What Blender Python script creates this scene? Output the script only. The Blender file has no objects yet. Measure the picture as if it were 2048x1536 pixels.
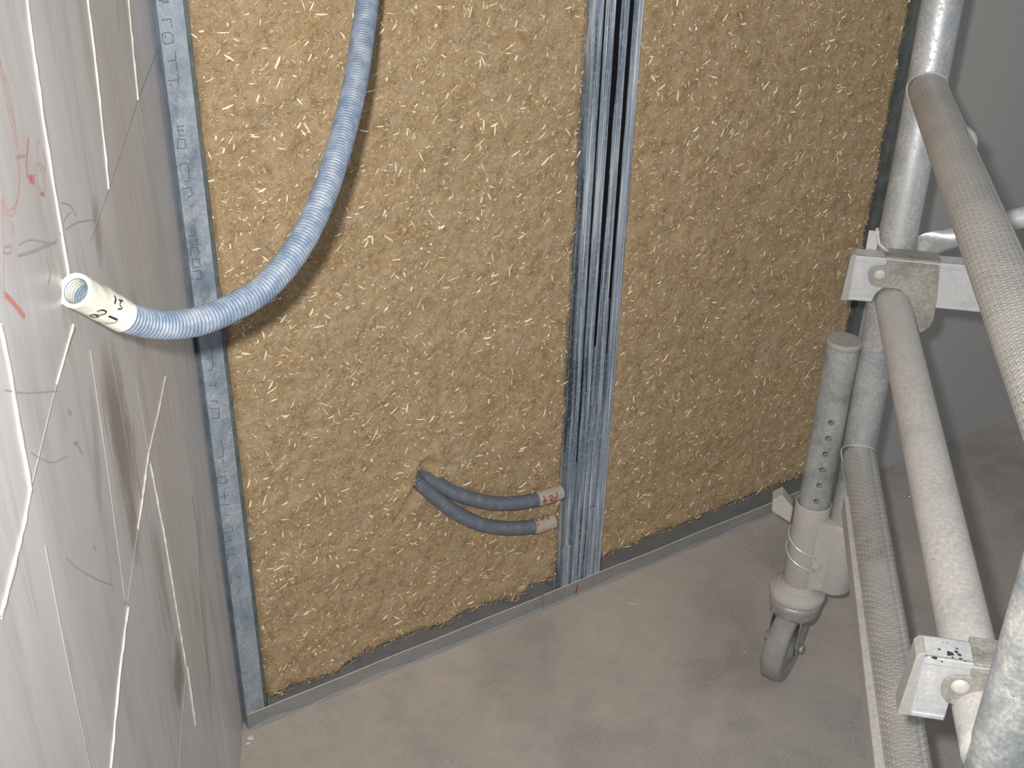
import bpy, bmesh, math, random
import numpy as np
from mathutils import Vector, Matrix, noise
from mathutils.bvhtree import BVHTree
sc = bpy.context.scene
COL = sc.collection
random.seed(7); RNG = np.random.default_rng(11)
R_ = math.radians
# ---------------------------------------------------------------- camera
FPX = 2300.0; PITCH = R_(29.93); ROLL = R_(1.54); CAM = Vector((0, 0, 1.4))
fw = Vector((0, math.cos(PITCH), -math.sin(PITCH))); rt0 = Vector((1, 0, 0)); up0 = rt0.cross(fw)
rt = math.cos(ROLL)*rt0 + math.sin(ROLL)*up0
up = -math.sin(ROLL)*rt0 + math.cos(ROLL)*up0
cd = bpy.data.cameras.new('camera'); cam = bpy.data.objects.new('camera', cd); COL.objects.link(cam)
m = Matrix((rt, up, -fw)).transposed().to_4x4(); m.translation = CAM
cam.matrix_world = m
cd.sensor_width = 36; cd.lens = 36*FPX/2048; cd.clip_start = 0.02; cd.clip_end = 50
sc.camera = cam
# ---------------------------------------------------------------- light and exposure
sc.view_settings.view_transform = 'Standard'; sc.view_settings.look = 'None'
sc.view_settings.gamma = 1; sc.view_settings.use_curve_mapping = False
sc.view_settings.exposure = 0.0
w = bpy.data.worlds.new('world'); sc.world = w; w.use_nodes = True
w.node_tree.nodes['Background'].inputs[0].default_value = (0.92, 0.96, 1.0, 1)
w.node_tree.nodes['Background'].inputs[1].default_value = 0.40
ld = bpy.data.lights.new('camera_flash', 'SPOT'); ld.energy = 88; ld.shadow_soft_size = 0.013
ld.spot_size = R_(118); ld.spot_blend = 1.0; ld.color = (1.0, 0.97, 0.93)
fl = bpy.data.objects.new('camera_flash', ld); COL.objects.link(fl)
fl.location = CAM + rt*(-0.036) + up*0.038
aim = (fw + rt*0.10 + up*0.02).normalized()
fl.rotation_euler = aim.to_track_quat('-Z', 'Y').to_euler()

def ray(x, y): return fw + rt*((x-1024)/FPX) - up*((y-768)/FPX)
def at(x, y, D): return CAM + ray(x, y)*D
def hit_plane(x, y, P0, n):
    d = ray(x, y); return CAM + d*((P0-CAM).dot(n)/d.dot(n))
def proj(P):
    v = P-CAM; D = v.dot(fw); return 1024+FPX*v.dot(rt)/D, 768-FPX*v.dot(up)/D
# ---------------------------------------------------------------- object helpers
def tag(o, label=None, cat=None, group=None, kind=None):
    if label: o['label'] = label
    if cat: o['category'] = cat
    if group: o['group'] = group
    if kind: o['kind'] = kind
    return o
def root(name, M, label, cat, group=None):
    o = bpy.data.objects.new(name, None); o.empty_display_size = .05; COL.objects.link(o); o.matrix_world = M
    return tag(o, label, cat, group)
class MB:
    def __init__(s): s.v = []; s.f = []; s.mi = []; s.uv = None; s.col = None; s.sm = []
    def add(s, vs, fs, mi=0, smooth=False):
        n = len(s.v); s.v += [tuple(v) for v in vs]
        for f in fs: s.f.append([i+n for i in f]); s.mi.append(mi); s.sm.append(smooth)
    def box(s, x0, x1, y0, y1, z0, z1, mi=0):
        s.add([(x, y, z) for x in (x0, x1) for y in (y0, y1) for z in (z0, z1)],
              [(0,1,3,2),(4,6,7,5),(0,4,5,1),(2,3,7,6),(0,2,6,4),(1,5,7,3)], mi)
    def tube(s, pts, r, n=32, cap0=True, cap1=True, mi=0, squash=None, ref=None):
        pts = [Vector(p) for p in pts]; k = len(pts)
        rs = r if isinstance(r, (list, tuple)) else [r]*k
        T = [(pts[min(i+1,k-1)]-pts[max(i-1,0)]).normalized() for i in range(k)]
        a = Vector(ref) if ref else (Vector((0,0,1)) if abs(T[0].z) < .9 else Vector((1,0,0)))
        vs = []; U = (a - T[0]*a.dot(T[0])).normalized()
        for i in range(k):
            U = (U - T[i]*U.dot(T[i])).normalized(); V = T[i].cross(U)
            for j in range(n):
                t = 2*math.pi*j/n
                rr = rs[i](t) if callable(rs[i]) else rs[i]
                vs.append(pts[i] + U*(rr*math.cos(t)) + V*(rr*math.sin(t)))
        fs = [(i*n+j, i*n+(j+1)%n, (i+1)*n+(j+1)%n, (i+1)*n+j) for i in range(k-1) for j in range(n)]
        s.add(vs, fs, mi, True)
        b = len(s.v)-len(vs)
        if cap0: s.f.append([b+j for j in range(n)][::-1]); s.mi.append(mi); s.sm.append(False)
        if cap1: s.f.append([b+(k-1)*n+j for j in range(n)]); s.mi.append(mi); s.sm.append(False)
    def loft(s, c, ax, prof, n=40, mi=0, cap0=False, cap1=False):
        c = Vector(c); ax = Vector(ax).normalized(); U = ax.orthogonal().normalized(); V = ax.cross(U)
        vs = [c + ax*d + U*(r*math.cos(2*math.pi*j/n)) + V*(r*math.sin(2*math.pi*j/n)) for d, r in prof for j in range(n)]; k = len(prof)
        s.add(vs, [(i*n+j, i*n+(j+1)%n, (i+1)*n+(j+1)%n, (i+1)*n+j) for i in range(k-1) for j in range(n)] + ([list(range(n))[::-1]] if cap0 else []) + ([[(k-1)*n+j for j in range(n)]] if cap1 else []), mi, True)
    def prism(s, poly, h0, h1, fn, mi=0):
        n = len(poly)
        vs = [fn(a, b, h0) for a, b in poly] + [fn(a, b, h1) for a, b in poly]
        s.add(vs, [list(range(n))[::-1], list(range(n, 2*n))] + [(i, (i+1)%n, n+(i+1)%n, n+i) for i in range(n)], mi)
    def build(s, name, mats, parent=None, M=None, origin=None, bevel=0, fix=True):
        me = bpy.data.meshes.new(name)
        vs = s.v
        if origin is not None: vs = [(v[0]-origin[0], v[1]-origin[1], v[2]-origin[2]) for v in vs]
        me.from_pydata(vs, [], s.f)
        me.polygons.foreach_set('material_index', s.mi); me.polygons.foreach_set('use_smooth', s.sm)
        for mt in (mats if isinstance(mats, (list, tuple)) else [mats]): me.materials.append(mt)
        if fix:
            bm = bmesh.new(); bm.from_mesh(me); bmesh.ops.recalc_face_normals(bm, faces=bm.faces); bm.to_mesh(me); bm.free()
        o = bpy.data.objects.new(name, me); COL.objects.link(o)
        if parent: o.parent = parent
        if M is not None: o.matrix_world = M
        if bevel:
            b = o.modifiers.new('bevel', 'BEVEL'); b.width = bevel; b.segments = 2; b.limit_method = 'ANGLE'; b.angle_limit = R_(40)
        return o
def fast_mesh(name, V, Q, mats, cols=None, parent=None, M=None, smooth=False):
    me = bpy.data.meshes.new(name); nv, nq = len(V), len(Q)
    me.vertices.add(nv); me.vertices.foreach_set('co', np.asarray(V, np.float32).ravel())
    me.loops.add(nq*4); me.loops.foreach_set('vertex_index', np.asarray(Q, np.int32).ravel())
    me.polygons.add(nq); me.polygons.foreach_set('loop_start', np.arange(0, nq*4, 4, dtype=np.int32))
    if smooth: me.polygons.foreach_set('use_smooth', np.ones(nq, bool))
    me.update(calc_edges=True)
    if cols is not None:
        a = me.color_attributes.new('tint', 'FLOAT_COLOR', 'POINT'); a.data.foreach_set('color', np.asarray(cols, np.float32).ravel())
    me.materials.append(mats)
    o = bpy.data.objects.new(name, me); COL.objects.link(o)
    if parent: o.parent = parent
    if M is not None: o.matrix_world = M
    return o
# ---------------------------------------------------------------- material helpers
class NT:
    def __init__(s, name):
        s.m = bpy.data.materials.new(name); s.m.use_nodes = True; s.t = s.m.node_tree
        s.b = s.t.nodes['Principled BSDF']; s.co = s.n('ShaderNodeTexCoord').outputs['Object']
    def n(s, ty, **k):
        x = s.t.nodes.new(ty)
        for a, b in k.items(): setattr(x, a, b)
        return x
    def l(s, a, b): s.t.links.new(a, b)
    def put(s, sock, v):
        if hasattr(v, 'is_linked') or isinstance(v, bpy.types.NodeSocket): s.l(v, sock)
        else: sock.default_value = v
    def math(s, op, a, b=0.0, c=None, clamp=False):
        x = s.n('ShaderNodeMath', operation=op); x.use_clamp = clamp
        s.put(x.inputs[0], a); s.put(x.inputs[1], b)
        if c is not None: s.put(x.inputs[2], c)
        return x.outputs[0]
    def map(s, sc_, rot=(0,0,0), src=None, loc=(0,0,0)):
        x = s.n('ShaderNodeMapping'); s.l(src or s.co, x.inputs[0]); x.inputs['Scale'].default_value = sc_
        x.inputs['Rotation'].default_value = rot; x.inputs['Location'].default_value = loc; return x.outputs[0]
    def noise(s, scale, vec=None, detail=5, rough=.6, dist=0.0, out='Fac'):
        x = s.n('ShaderNodeTexNoise'); s.l(vec or s.co, x.inputs['Vector']); x.inputs['Scale'].default_value = scale
        x.inputs['Detail'].default_value = detail; x.inputs['Roughness'].default_value = rough
        x.inputs['Distortion'].default_value = dist; return x.outputs[out]
    def ramp(s, fac, stops, interp='LINEAR'):
        x = s.n('ShaderNodeValToRGB'); s.l(fac, x.inputs[0]); e = x.color_ramp.elements; x.color_ramp.interpolation = interp
        while len(e) < len(stops): e.new(.5)
        for i, (p, c) in enumerate(stops):
            e[i].position = p; e[i].color = (*c, 1) if len(c) == 3 else c
        return x.outputs[0]
    def range(s, fac, a, b, c=0.0, d=1.0):
        x = s.n('ShaderNodeMapRange'); s.l(fac, x.inputs[0])
        for i, v in enumerate((a, b, c, d)): x.inputs[i+1].default_value = v
        return x.outputs[0]
    def mix(s, fac, a, b, mode='MIX'):
        x = s.n('ShaderNodeMix', data_type='RGBA', blend_type=mode)
        s.put(x.inputs[0], fac)
        for i, v in ((6, a), (7, b)):
            s.put(x.inputs[i], v if not isinstance(v, tuple) else ((*v, 1) if len(v) == 3 else v))
        return x.outputs[2]
    def bump(s, h, strength=.4, dist=.001, prev=None):
        x = s.n('ShaderNodeBump'); x.inputs['Strength'].default_value = strength; x.inputs['Distance'].default_value = dist
        s.l(h, x.inputs['Height'])
        if prev: s.l(prev, x.inputs['Normal'])
        return x.outputs[0]
    def fin(s, col=None, rough=None, metal=None, nrm=None, spec=None):
        if col is not None: s.put(s.b.inputs['Base Color'], col if not isinstance(col, tuple) else (*col, 1))
        if rough is not None: s.put(s.b.inputs['Roughness'], rough)
        if metal is not None: s.put(s.b.inputs['Metallic'], metal)
        if nrm is not None: s.l(nrm, s.b.inputs['Normal'])
        if spec is not None: s.put(s.b.inputs['Specular IOR Level'], spec)
        return s.m
def m_plain(name, col, rough=.6, metal=0.0, spec=.5, nz=.15, scale=60, bump=0.15):
    t = NT(name); f = t.noise(scale)
    c = t.mix(f, tuple(x*(1-nz) for x in col), tuple(min(1, x*(1+nz)) for x in col))
    return t.fin(c, rough, metal, t.bump(f, bump, .001), spec)
def m_galv(name, dark, light, dust, dustamt=.5, metal=.45, rough=.42, stretch=(1,1,1), sc1=14.0):
    """zinc coated / aluminium metal with bloom, scratches and a film of plaster dust"""
    t = NT(name); v = t.map(stretch)
    a = t.noise(sc1, v, 6, .65); b = t.noise(sc1*7, v, 4, .7)
    c = t.mix(t.range(a, .35, .68), dark, light)
    c = t.mix(t.range(b, .3, .75, 0, .5), c, tuple(x*.55+.45*y for x, y in zip(dark, light)))
    d = t.range(t.noise(sc1*.8, None, 7, .7, .6), .5-dustamt*.5, .72-dustamt*.3)
    d2 = t.range(t.noise(260, None, 3, .6), .42, .62)
    dm = t.math('MULTIPLY', d, t.math('ADD', t.math('MULTIPLY', d2, .45), .55))
    c = t.mix(dm, c, dust)
    sp = t.range(t.noise(95, None, 4, .75), .66, .72)
    c = t.mix(t.math('MULTIPLY', sp, .6), c, tuple(x*.35 for x in dark))
    r = t.math('ADD', rough, t.math('MULTIPLY', dm, .3))
    mt = t.math('MULTIPLY', metal, t.math('SUBTRACT', 1.0, dm))
    return t.fin(c, r, mt, t.bump(t.noise(300, None, 3, .6), .18, .0006))
M = {}
# galvanised flange of the studs
M['galv'] = m_galv('galvanised_stud', (.10,.14,.185), (.30,.375,.45), (.38,.41,.445), .38, .25, .5, (1,1,.3), 26)
def m_streak(name, c0_, c1_, c2_, ph):
    t = NT(name); a = t.noise(330, t.map((1,.2,.010), (0,0,0), None, (ph,0,0)), 3, .6); b = t.noise(60, t.map((1,1,.12)), 5, .65)
    f_ = t.noise(150, None, 4, .7)
    c = t.ramp(a, [(.40, c0_), (.47, c1_), (.54, c1_), (.60, c2_)]); c = t.mix(t.range(b, .42, .7, 0, .6), c, c0_); c = t.mix(t.range(f_, .5, .75, 0, .5), c, c2_)
    return t.fin(c, .5, .25, t.bump(a, .5, .0006))
M['galv_edge'] = m_streak('galvanised_streaked', (.06,.085,.125), (.26,.32,.395), (.64,.69,.74), 0)
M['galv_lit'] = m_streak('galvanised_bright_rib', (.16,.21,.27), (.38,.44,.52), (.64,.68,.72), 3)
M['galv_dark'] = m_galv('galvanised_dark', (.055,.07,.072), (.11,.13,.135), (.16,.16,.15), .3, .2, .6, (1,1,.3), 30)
M['track'] = m_galv('galvanised_track', (.16,.18,.19), (.26,.29,.31), (.29,.27,.245), .5, .2, .55, (.3,1,1), 22)
M['track_foot'] = m_galv('scuffed_track_foot', (.20,.225,.25), (.30,.33,.365), (.33,.30,.27), .6, .2, .55, (.3,1,1), 22)
M['edge_highlight'] = m_plain('painted_edge_highlight', (.50,.46,.38), .7)  # pale colour paints the light caught by the flange's top edge
M['embossed'] = m_plain('embossed_letter_grooves', (.055,.07,.09), .7)
M['black_fill'] = m_plain('black_gap_fill', (.008,.008,.010), .95, 0, .1)
M['tube'] = m_galv('scaffold_tube_zinc', (.24,.28,.33), (.56,.60,.64), (.42,.405,.38), .50, .8, .30, (1,1,.5), 13)
M['tube_near'] = m_galv('scuffed_tube_zinc', (.13,.16,.19), (.30,.345,.39), (.50,.48,.43), .32, .4, .4, (1.4,1.4,.6), 22)
M['tube_dust'] = m_galv('scaffold_tube_dusty', (.34,.35,.35), (.48,.48,.48), (.50,.475,.445), .85, .35, .42, (1,1,1), 13)
M['leg'] = m_galv('adjustable_leg_zinc', (.13,.155,.17), (.36,.40,.41), (.38,.37,.34), .45, .25, .5, (1,1,.6), 30)
M['bracket'] = m_galv('dusty_bracket_steel', (.33,.325,.31), (.42,.41,.39), (.46,.43,.40), .8, .15, .6)
M['claw'] = m_galv('green_stained_claw', (.07,.10,.085), (.30,.30,.27), (.36,.335,.295), .5, .25, .5, (1,1,1), 24)
M['alu'] = m_galv('extruded_aluminium', (.40,.43,.465), (.52,.55,.58), (.53,.515,.495), .4, .35, .42, (.1,1,1), 20)
M['chrome'] = m_galv('polished_aluminium_tube', (.62,.64,.66), (.80,.81,.82), (.6,.6,.58), .05, .6, .28)
M['caster'] = m_galv('caster_steel', (.22,.22,.21), (.38,.38,.37), (.45,.43,.41), .4, .6, .3)
M['cap'] = m_plain('grey_plastic_cap', (.33,.32,.30), .8, nz=.25, scale=90, bump=.4)
M['wheel'] = m_plain('worn_grey_rubber', (.26,.255,.25), .8, nz=.35, scale=55, bump=.5)
M['dark_metal'] = m_plain('dark_hollow', (.05,.05,.05), .7)
# conduit plastic with dust in the grooves
t = NT('blue_grey_conduit'); dn = t.noise(55, None, 5, .7)
M['conduit'] = t.fin(t.mix(t.range(dn, .42, .72), (.135,.18,.25), (.31,.34,.385)), .48, 0, None, .4)
t = NT('dull_grey_conduit'); dn = t.noise(70, None, 5, .7)
M['conduit_dull'] = t.fin(t.mix(t.range(dn, .5, .8), (.115,.135,.165), (.22,.23,.24)), .55, 0, None, .35)
t = NT('masking_tape'); v = t.noise(120, None, 5, .6)
M['tape'] = t.fin(t.mix(v, (.62,.61,.50), (.76,.75,.66)), .75, 0, t.bump(v, .5, .0012), .3)
t = NT('dirty_masking_tape'); v = t.noise(90, None, 5, .6)
M['tape_dirty'] = t.fin(t.mix(v, (.36,.31,.25), (.47,.42,.35)), .8, 0, t.bump(v, .4, .001), .2)
M['ink'] = m_plain('black_marker_ink', (.03,.03,.04), .6)
M['ink_grey'] = m_plain('grey_pencil_line', (.42,.395,.39), .6)
M['ink_red'] = m_plain('dark_red_marker', (.30,.015,.03), .6)
M['ink_wax'] = m_plain('red_wax_crayon', (.60,.26,.22), .7, nz=.3, scale=200)
M['ink_wax_pale'] = m_plain('faint_red_wax_crayon', (.62,.42,.39), .7, nz=.3, scale=200)
# insulation
t = NT('hemp_wool_insulation')
a = t.noise(38, None, 8, .68, .5); b = t.noise(130, t.map((1,1,1.3)), 7, .75, 1.0); c_ = t.noise(11, None, 4, .6)
col = t.ramp(a, [(.30,(.235,.15,.078)), (.46,(.40,.278,.152)), (.6,(.47,.345,.205)), (.78,(.52,.425,.30))])
col = t.mix(t.range(b, .3, .72, 0, .5), col, (.50,.39,.25))
col = t.mix(t.range(t.noise(210, None, 4, .7), .5, .78, 0, .55), col, (.19,.125,.07))
wool = t.range(t.noise(48, t.map((1,1,1),(0,0,0),None,(3,1,2)), 4, .6, .4), .58, .72, 0, .55)
col = t.mix(wool, col, (.44,.385,.34))
col = t.mix(t.range(c_, .4, .7, 0, .22), col, (.36,.24,.11))
M['insul'] = t.fin(col, .95, 0, t.bump(b, .6, .003, t.bump(a, .6, .005)), .05)
def m_tint(name, rough):
    t = NT(name); at_ = t.n('ShaderNodeAttribute'); at_.attribute_name = 'tint'
    m_ = t.fin(at_.outputs['Color'], rough, 0, None, .25); return m_
M['straw'] = m_tint('straw_shives', .6); M['fibre'] = m_tint('hemp_fibres', .8)
# floor
t = NT('dusty_screed')
a = t.noise(4.5, None, 8, .62, .3); b = t.noise(26, None, 6, .7); c_ = t.noise(190, None, 4, .7)
col = t.ramp(a, [(.34,(.235,.222,.212)), (.48,(.325,.303,.283)), (.66,(.395,.36,.325))])
col = t.mix(t.range(b, .42, .72, 0, .42), col, (.265,.248,.236))
col = t.mix(t.range(c_, .4, .7, 0, .5), col, (.46,.42,.38))
sep = t.n('ShaderNodeSeparateXYZ'); t.l(t.co, sep.inputs[0])
M['floor'] = None
# dust and straw powder swept along the partition foot (object y = distance into room)
dust = t.math('MULTIPLY', t.range(t.math('ADD', sep.outputs[1], t.math('MULTIPLY', a, .5)), -.2, .28, 0, 1),
              t.range(t.math('SUBTRACT', sep.outputs[0], t.math('MULTIPLY', b, .3)), .55, 1.35, 1, 0))
col = t.mix(t.math('MULTIPLY', t.math('MULTIPLY', dust, t.range(b, .70, .30, .5, 1)), .8), col, (.52,.445,.375))
w1 = t.n('ShaderNodeTexWave'); w1.bands_direction = 'DIAGONAL'; w1.inputs['Scale'].default_value = 95
w1.inputs['Distortion'].default_value = 3; t.l(t.co, w1.inputs['Vector'])
tread = t.math('MULTIPLY', w1.outputs['Fac'], t.range(t.noise(3.2, None, 3, .5), .52, .66))
col = t.mix(t.math('MULTIPLY', tread, .3), col, (.19,.175,.165))
M['floor'] = t.fin(col, .85, 0, t.bump(c_, .25, .0012), .25)
t = NT('grey_concrete_wall'); a = t.noise(3, None, 6, .6); b = t.noise(120, None, 3, .6)
M['concrete'] = t.fin(t.mix(a, (.36,.352,.34), (.41,.40,.385)), .8, 0, t.bump(b, .2, .001), .2)
M['backboard'] = m_plain('dark_back_board', (.06,.065,.06), .9)

# ---------------------------------------------------------------- frames of reference
A0 = Vector((-.3962, 1.3125, 0)); AZW = R_(56.9)
MP = Matrix.Translation(A0) @ Matrix.Rotation(math.pi/2-AZW, 4, 'Z')          # partition: x along, y into the wall, z up
nW = (MP.to_3x3() @ Vector((0, 1, 0)))
def pw(px, py, y=0.0):
    P = hit_plane(px, py, MP @ Vector((0, y, 0)), nW); q = MP.inverted() @ P; return q.x, q.z
def zline(s, y, py):
    lo, hi = 0.0, 1.39
    for _ in range(40):
        mm = (lo+hi)/2
        if proj(MP @ Vector((s, y, mm)))[1] > py: lo = mm
        else: hi = mm
    return lo
C2 = Vector((-.4146, 1.316, 0)); AZL = R_(-8.6)
# left wall: x = towards camera along wall, y = into the wall, z up
ML = Matrix.Translation(C2) @ Matrix((( -math.sin(AZL), -math.cos(AZL), 0), (-math.cos(AZL), math.sin(AZL), 0), (0, 0, 1))).transposed().to_4x4()
xl = Vector((-math.sin(AZL), -math.cos(AZL), 0)); yl = Vector((-math.cos(AZL), math.sin(AZL), 0))
ML = Matrix(((xl.x, yl.x, 0, C2.x), (xl.y, yl.y, 0, C2.y), (0, 0, 1, 0), (0, 0, 0, 1)))   # mirrored-free check below
MLi = ML.inverted()
def lw(px, py):
    P = hit_plane(px, py, C2, yl); q = MLi @ P; return q.x, q.z

# ---------------------------------------------------------------- setting
mb = MB(); mb.box(-3.0, 4.0, -3.5, 1.2, -.06, 0)
fo = mb.build('floor', M['floor'], M=MP); tag(fo, kind='structure')
mb = MB(); mb.box(1.2828, 4.2, .0, .12, 0, 2.6)
o = mb.build('wall_right', M['concrete'], M=MP); tag(o, kind='structure')
mb = MB(); mb.box(-.012, 1.2820, .058, .075, 0, 2.6)
o = mb.build('wall_back', M['backboard'], M=MP); tag(o, kind='structure')

# left wall with stains and marks
t = NT('smooth_gypsum_block'); t.b.inputs['Specular IOR Level'].default_value = .55
v = t.map((1.0, 1, .12)); a = t.noise(9, v, 7, .65, .4); b = t.noise(34, v, 6, .7, .6); g = t.noise(240, None, 3, .6)
col = t.ramp(a, [(.3,(.53,.515,.515)), (.55,(.65,.635,.65)), (.75,(.73,.72,.745))])
col = t.mix(t.range(b, .50, .70, 0, .6), col, (.41,.38,.355))
STN = []   # smears: (px, py, ru, rz, tilt, strength)
smear = None
sepc = t.n('ShaderNodeSeparateXYZ'); t.l(t.co, sepc.inputs[0])
wob = t.math('MULTIPLY', t.math('SUBTRACT', t.noise(38, t.map((1,1,.14)), 6, .7), .5), 4.2)
for (x0, y0, x1, y1, wd, st) in ((188,400,198,520,.016,.5), (262,600,290,700,.02,.35), (215,735,262,985,.040,.8), (245,880,275,1090,.022,.7),
                                 (352,1290,362,1400,.024,.8), (310,1080,345,1260,.016,.45), (185,790,200,1010,.012,.35), (395,1000,420,1400,.02,.3)):
    ua, za = lw(x0, y0); ub, zb = lw(x1, y1)
    L_ = math.hypot(ub-ua, zb-za); cx, cz = (ua+ub)/2, (za+zb)/2; dx, dz = (ub-ua)/L_, (zb-za)/L_
    du = t.math('SUBTRACT', sepc.outputs[0], cx); dv = t.math('SUBTRACT', sepc.outputs[2], cz)
    p = t.math('ADD', t.math('MULTIPLY', du, dx/(L_*.6)), t.math('MULTIPLY', dv, dz/(L_*.6)))
    q = t.math('ADD', t.math('MULTIPLY', du, -dz/wd), t.math('MULTIPLY', dv, dx/wd))
    q = t.math('ADD', q, wob)
    d2 = t.math('ADD', t.math('MULTIPLY', p, p), t.math('MULTIPLY', q, q))
    e = t.math('MULTIPLY', t.range(d2, .2, 1.5, 1, 0), st)
    smear = e if smear is None else t.math('MAXIMUM', smear, e)
col = t.mix(t.math('MULTIPLY', smear, 1.0), col, (.22,.195,.17))
scr = t.range(t.noise(60, t.map((1,1,.03)), 2, .5), .70, .74, 0, .35)
col = t.mix(scr, col, (.32,.29,.27))
rg = t.math('ADD', .30, t.math('MULTIPLY', b, .16))
M['leftwall'] = t.fin(col, rg, 0, t.bump(g, .06, .0006, t.bump(a, .10, .004)))
M['joint'] = m_plain('cream_joint_filler', (.56,.53,.485), .8, nz=.25, scale=150, bump=.6)
M['joint_dark'] = m_plain('thin_dark_joint', (.30,.275,.25), .8)
mb = MB(); mb.box(-.09, 2.6, 0, .1, 0, 2.6)
wl = mb.build('wall_left', [M['leftwall']], M=ML); tag(wl, kind='structure')
def strip_on_left(mbx, px, w0, w1, mi, h=.0012, lump=0):
    """bead of filler along a block joint, points taken on the wall plane"""
    q = [lw(*p) for p in px]; P = []
    for i in range(len(q)-1):
        n = max(2, int(math.hypot(q[i+1][0]-q[i][0], q[i+1][1]-q[i][1])/.008))
        for k in range(n + (i == len(q)-2)):
            f = k/n; P.append((q[i][0]+(q[i+1][0]-q[i][0])*f, q[i][1]+(q[i+1][1]-q[i][1])*f))
    n = len(P); vs = []; fs = []
    for i, (u, z) in enumerate(P):
        a_, b_ = P[max(0,i-1)], P[min(n-1,i+1)]; dx, dz = b_[0]-a_[0], b_[1]-a_[1]; L_ = math.hypot(dx, dz) or 1
        ww = .72*(w0+(w1-w0)*i/(n-1))*(1+lump*random.uniform(-1,1))/2; nx, nz = -dz/L_*ww, dx/L_*ww
        hh = h*(1+lump*random.uniform(-.5,.5))
        vs += [(u-nx, .0005, z-nz), (u-nx*.6, -hh, z-nz*.6), (u+nx*.6, -hh, z+nz*.6), (u+nx, .0005, z+nz)]
    for i in range(n-1):
        for k in range(3): fs.append((i*4+k, i*4+k+1, i*4+k+5, i*4+k+4))
    mbx.add(vs, fs, mi)
jb = MB()
for px, w0, w1, mi in (
    ([(52,-20),(60,60),(95,300),(120,450),(138,560)], .0052, .0052, 0), ([(0,650),(22,760),(40,870),(60,976)], .0046, .0046, 0),
    ([(60,976),(48,1045),(22,1150),(0,1235)], .0046, .0046, 0), ([(172,-20),(190,120),(217,378)], .0065, .0060, 0),
    ([(255,-10),(275,200)], .0040, .0036, 0), ([(275,200),(292,290)], .0022, .0015, 1),
    ([(325,72),(275,200),(218,376)], .0022, .0022, 1), ([(218,376),(180,480)], .0020, .0015, 1),
    ([(150,655),(115,760),(62,975)], .0032, .0026, 1), ([(146,650),(112,770)], .0040, .0028, 0),
    ([(180,700),(215,940),(250,1200)], .0020, .0026, 1), ([(250,1208),(256,1213),(238,1350),(220,1545)], .0062, .0050, 0),
    ([(330,755),(315,830),(297,905),(275,1060)], .0046, .0040, 0), ([(275,1060),(256,1200)], .0024, .0024, 1),
    ([(272,760),(300,925)], .0028, .0024, 1), ([(300,925),(330,1080),(372,1335)], .0056, .0060, 0),
    ([(374,1335),(390,1450)], .0030, .0020, 0), ([(372,1340),(362,1460),(357,1545)], .0026, .0022, 1),
    ([(90,1090),(130,1300),(182,1545)], .0022, .0020, 1)):
    strip_on_left(jb, px, w0, w1, mi, .0014 if mi == 0 else .0006, .55 if mi == 0 else .3)
o = jb.build('joint_filler', [M['joint'], M['joint_dark']], parent=wl, fix=True); tag(o, kind='structure')

# marks drawn on surfaces: thin raised ribbons that follow the surface
deps = None
def bvh_of(objs):
    vs = []; fs = []
    for o_ in objs:
        n = len(vs); mw = chain(o_)
        vs += [mw @ v_.co for v_ in o_.data.vertices]; fs += [[i+n for i in p_.vertices] for p_ in o_.data.polygons]
    return BVHTree.FromPolygons(vs, fs)
def chain(o_):
    mw = o_.matrix_basis.copy()
    return (chain(o_.parent) @ mw) if o_.parent else mw
def smooth_line(pts, step=3.0):
    out = []
    for i in range(len(pts)-1):
        p0 = pts[max(0,i-1)]; p1 = pts[i]; p2 = pts[i+1]; p3 = pts[min(len(pts)-1,i+2)]
        n = max(1, int(math.hypot(p2[0]-p1[0], p2[1]-p1[1])/step))
        for k in range(n):
            f = k/n; out.append(tuple(.5*((2*p1[j]) + (-p0[j]+p2[j])*f + (2*p0[j]-5*p1[j]+4*p2[j]-p3[j])*f*f + (-p0[j]+3*p1[j]-3*p2[j]+p3[j])*f**3) for j in (0,1)))
    out.append(pts[-1]); return out
def ribbon(mbx, bvh, px, w_, inv, off=.0004, curve=True, step=3.0, mi=0):
    pts = smooth_line(px, step) if curve else px
    H = []
    for p in pts:
        d = ray(*p).normalized(); loc, nrm, _, _ = bvh.ray_cast(CAM, d)
        if loc is None: continue
        if nrm.dot(d) > 0: nrm = -nrm
        H.append((loc + nrm*off, nrm))
    if len(H) < 2: return
    vs = []
    for i, (P, n) in enumerate(H):
        T = (H[min(i+1,len(H)-1)][0]-H[max(i-1,0)][0]).normalized(); s_ = T.cross(n).normalized()*(w_/2)
        vs += [inv @ (P-s_), inv @ (P+s_)]
    mbx.add(vs, [(2*i, 2*i+1, 2*i+3, 2*i+2) for i in range(len(H)-1)], mi)
bl = bvh_of([wl])
mk = MB()
c1 = lambda X, Y, ox, oy, s_: (ox+X/s_, oy+Y/s_)
K3 = lambda L: [c1(X, Y, 0, 100, 4.267) for X, Y in L]
for L, w_ in (([(-60,-260),(0,130),(60,280),(100,480),(130,700),(155,900),(160,1080),(150,1230),(120,1360),(90,1410),(40,1380),(0,1320)], .0032),
              ([(-60,0),(0,200),(55,480),(100,690),(120,860),(150,1000),(158,1170),(140,1290),(100,1350),(60,1360),(0,1270)], .0026),
              ([(-40,-100),(20,230),(75,450),(115,640),(140,850)], .0016)):
    ribbon(mk, bl, K3(L), w_*.6, MLi, mi=1)
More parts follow.
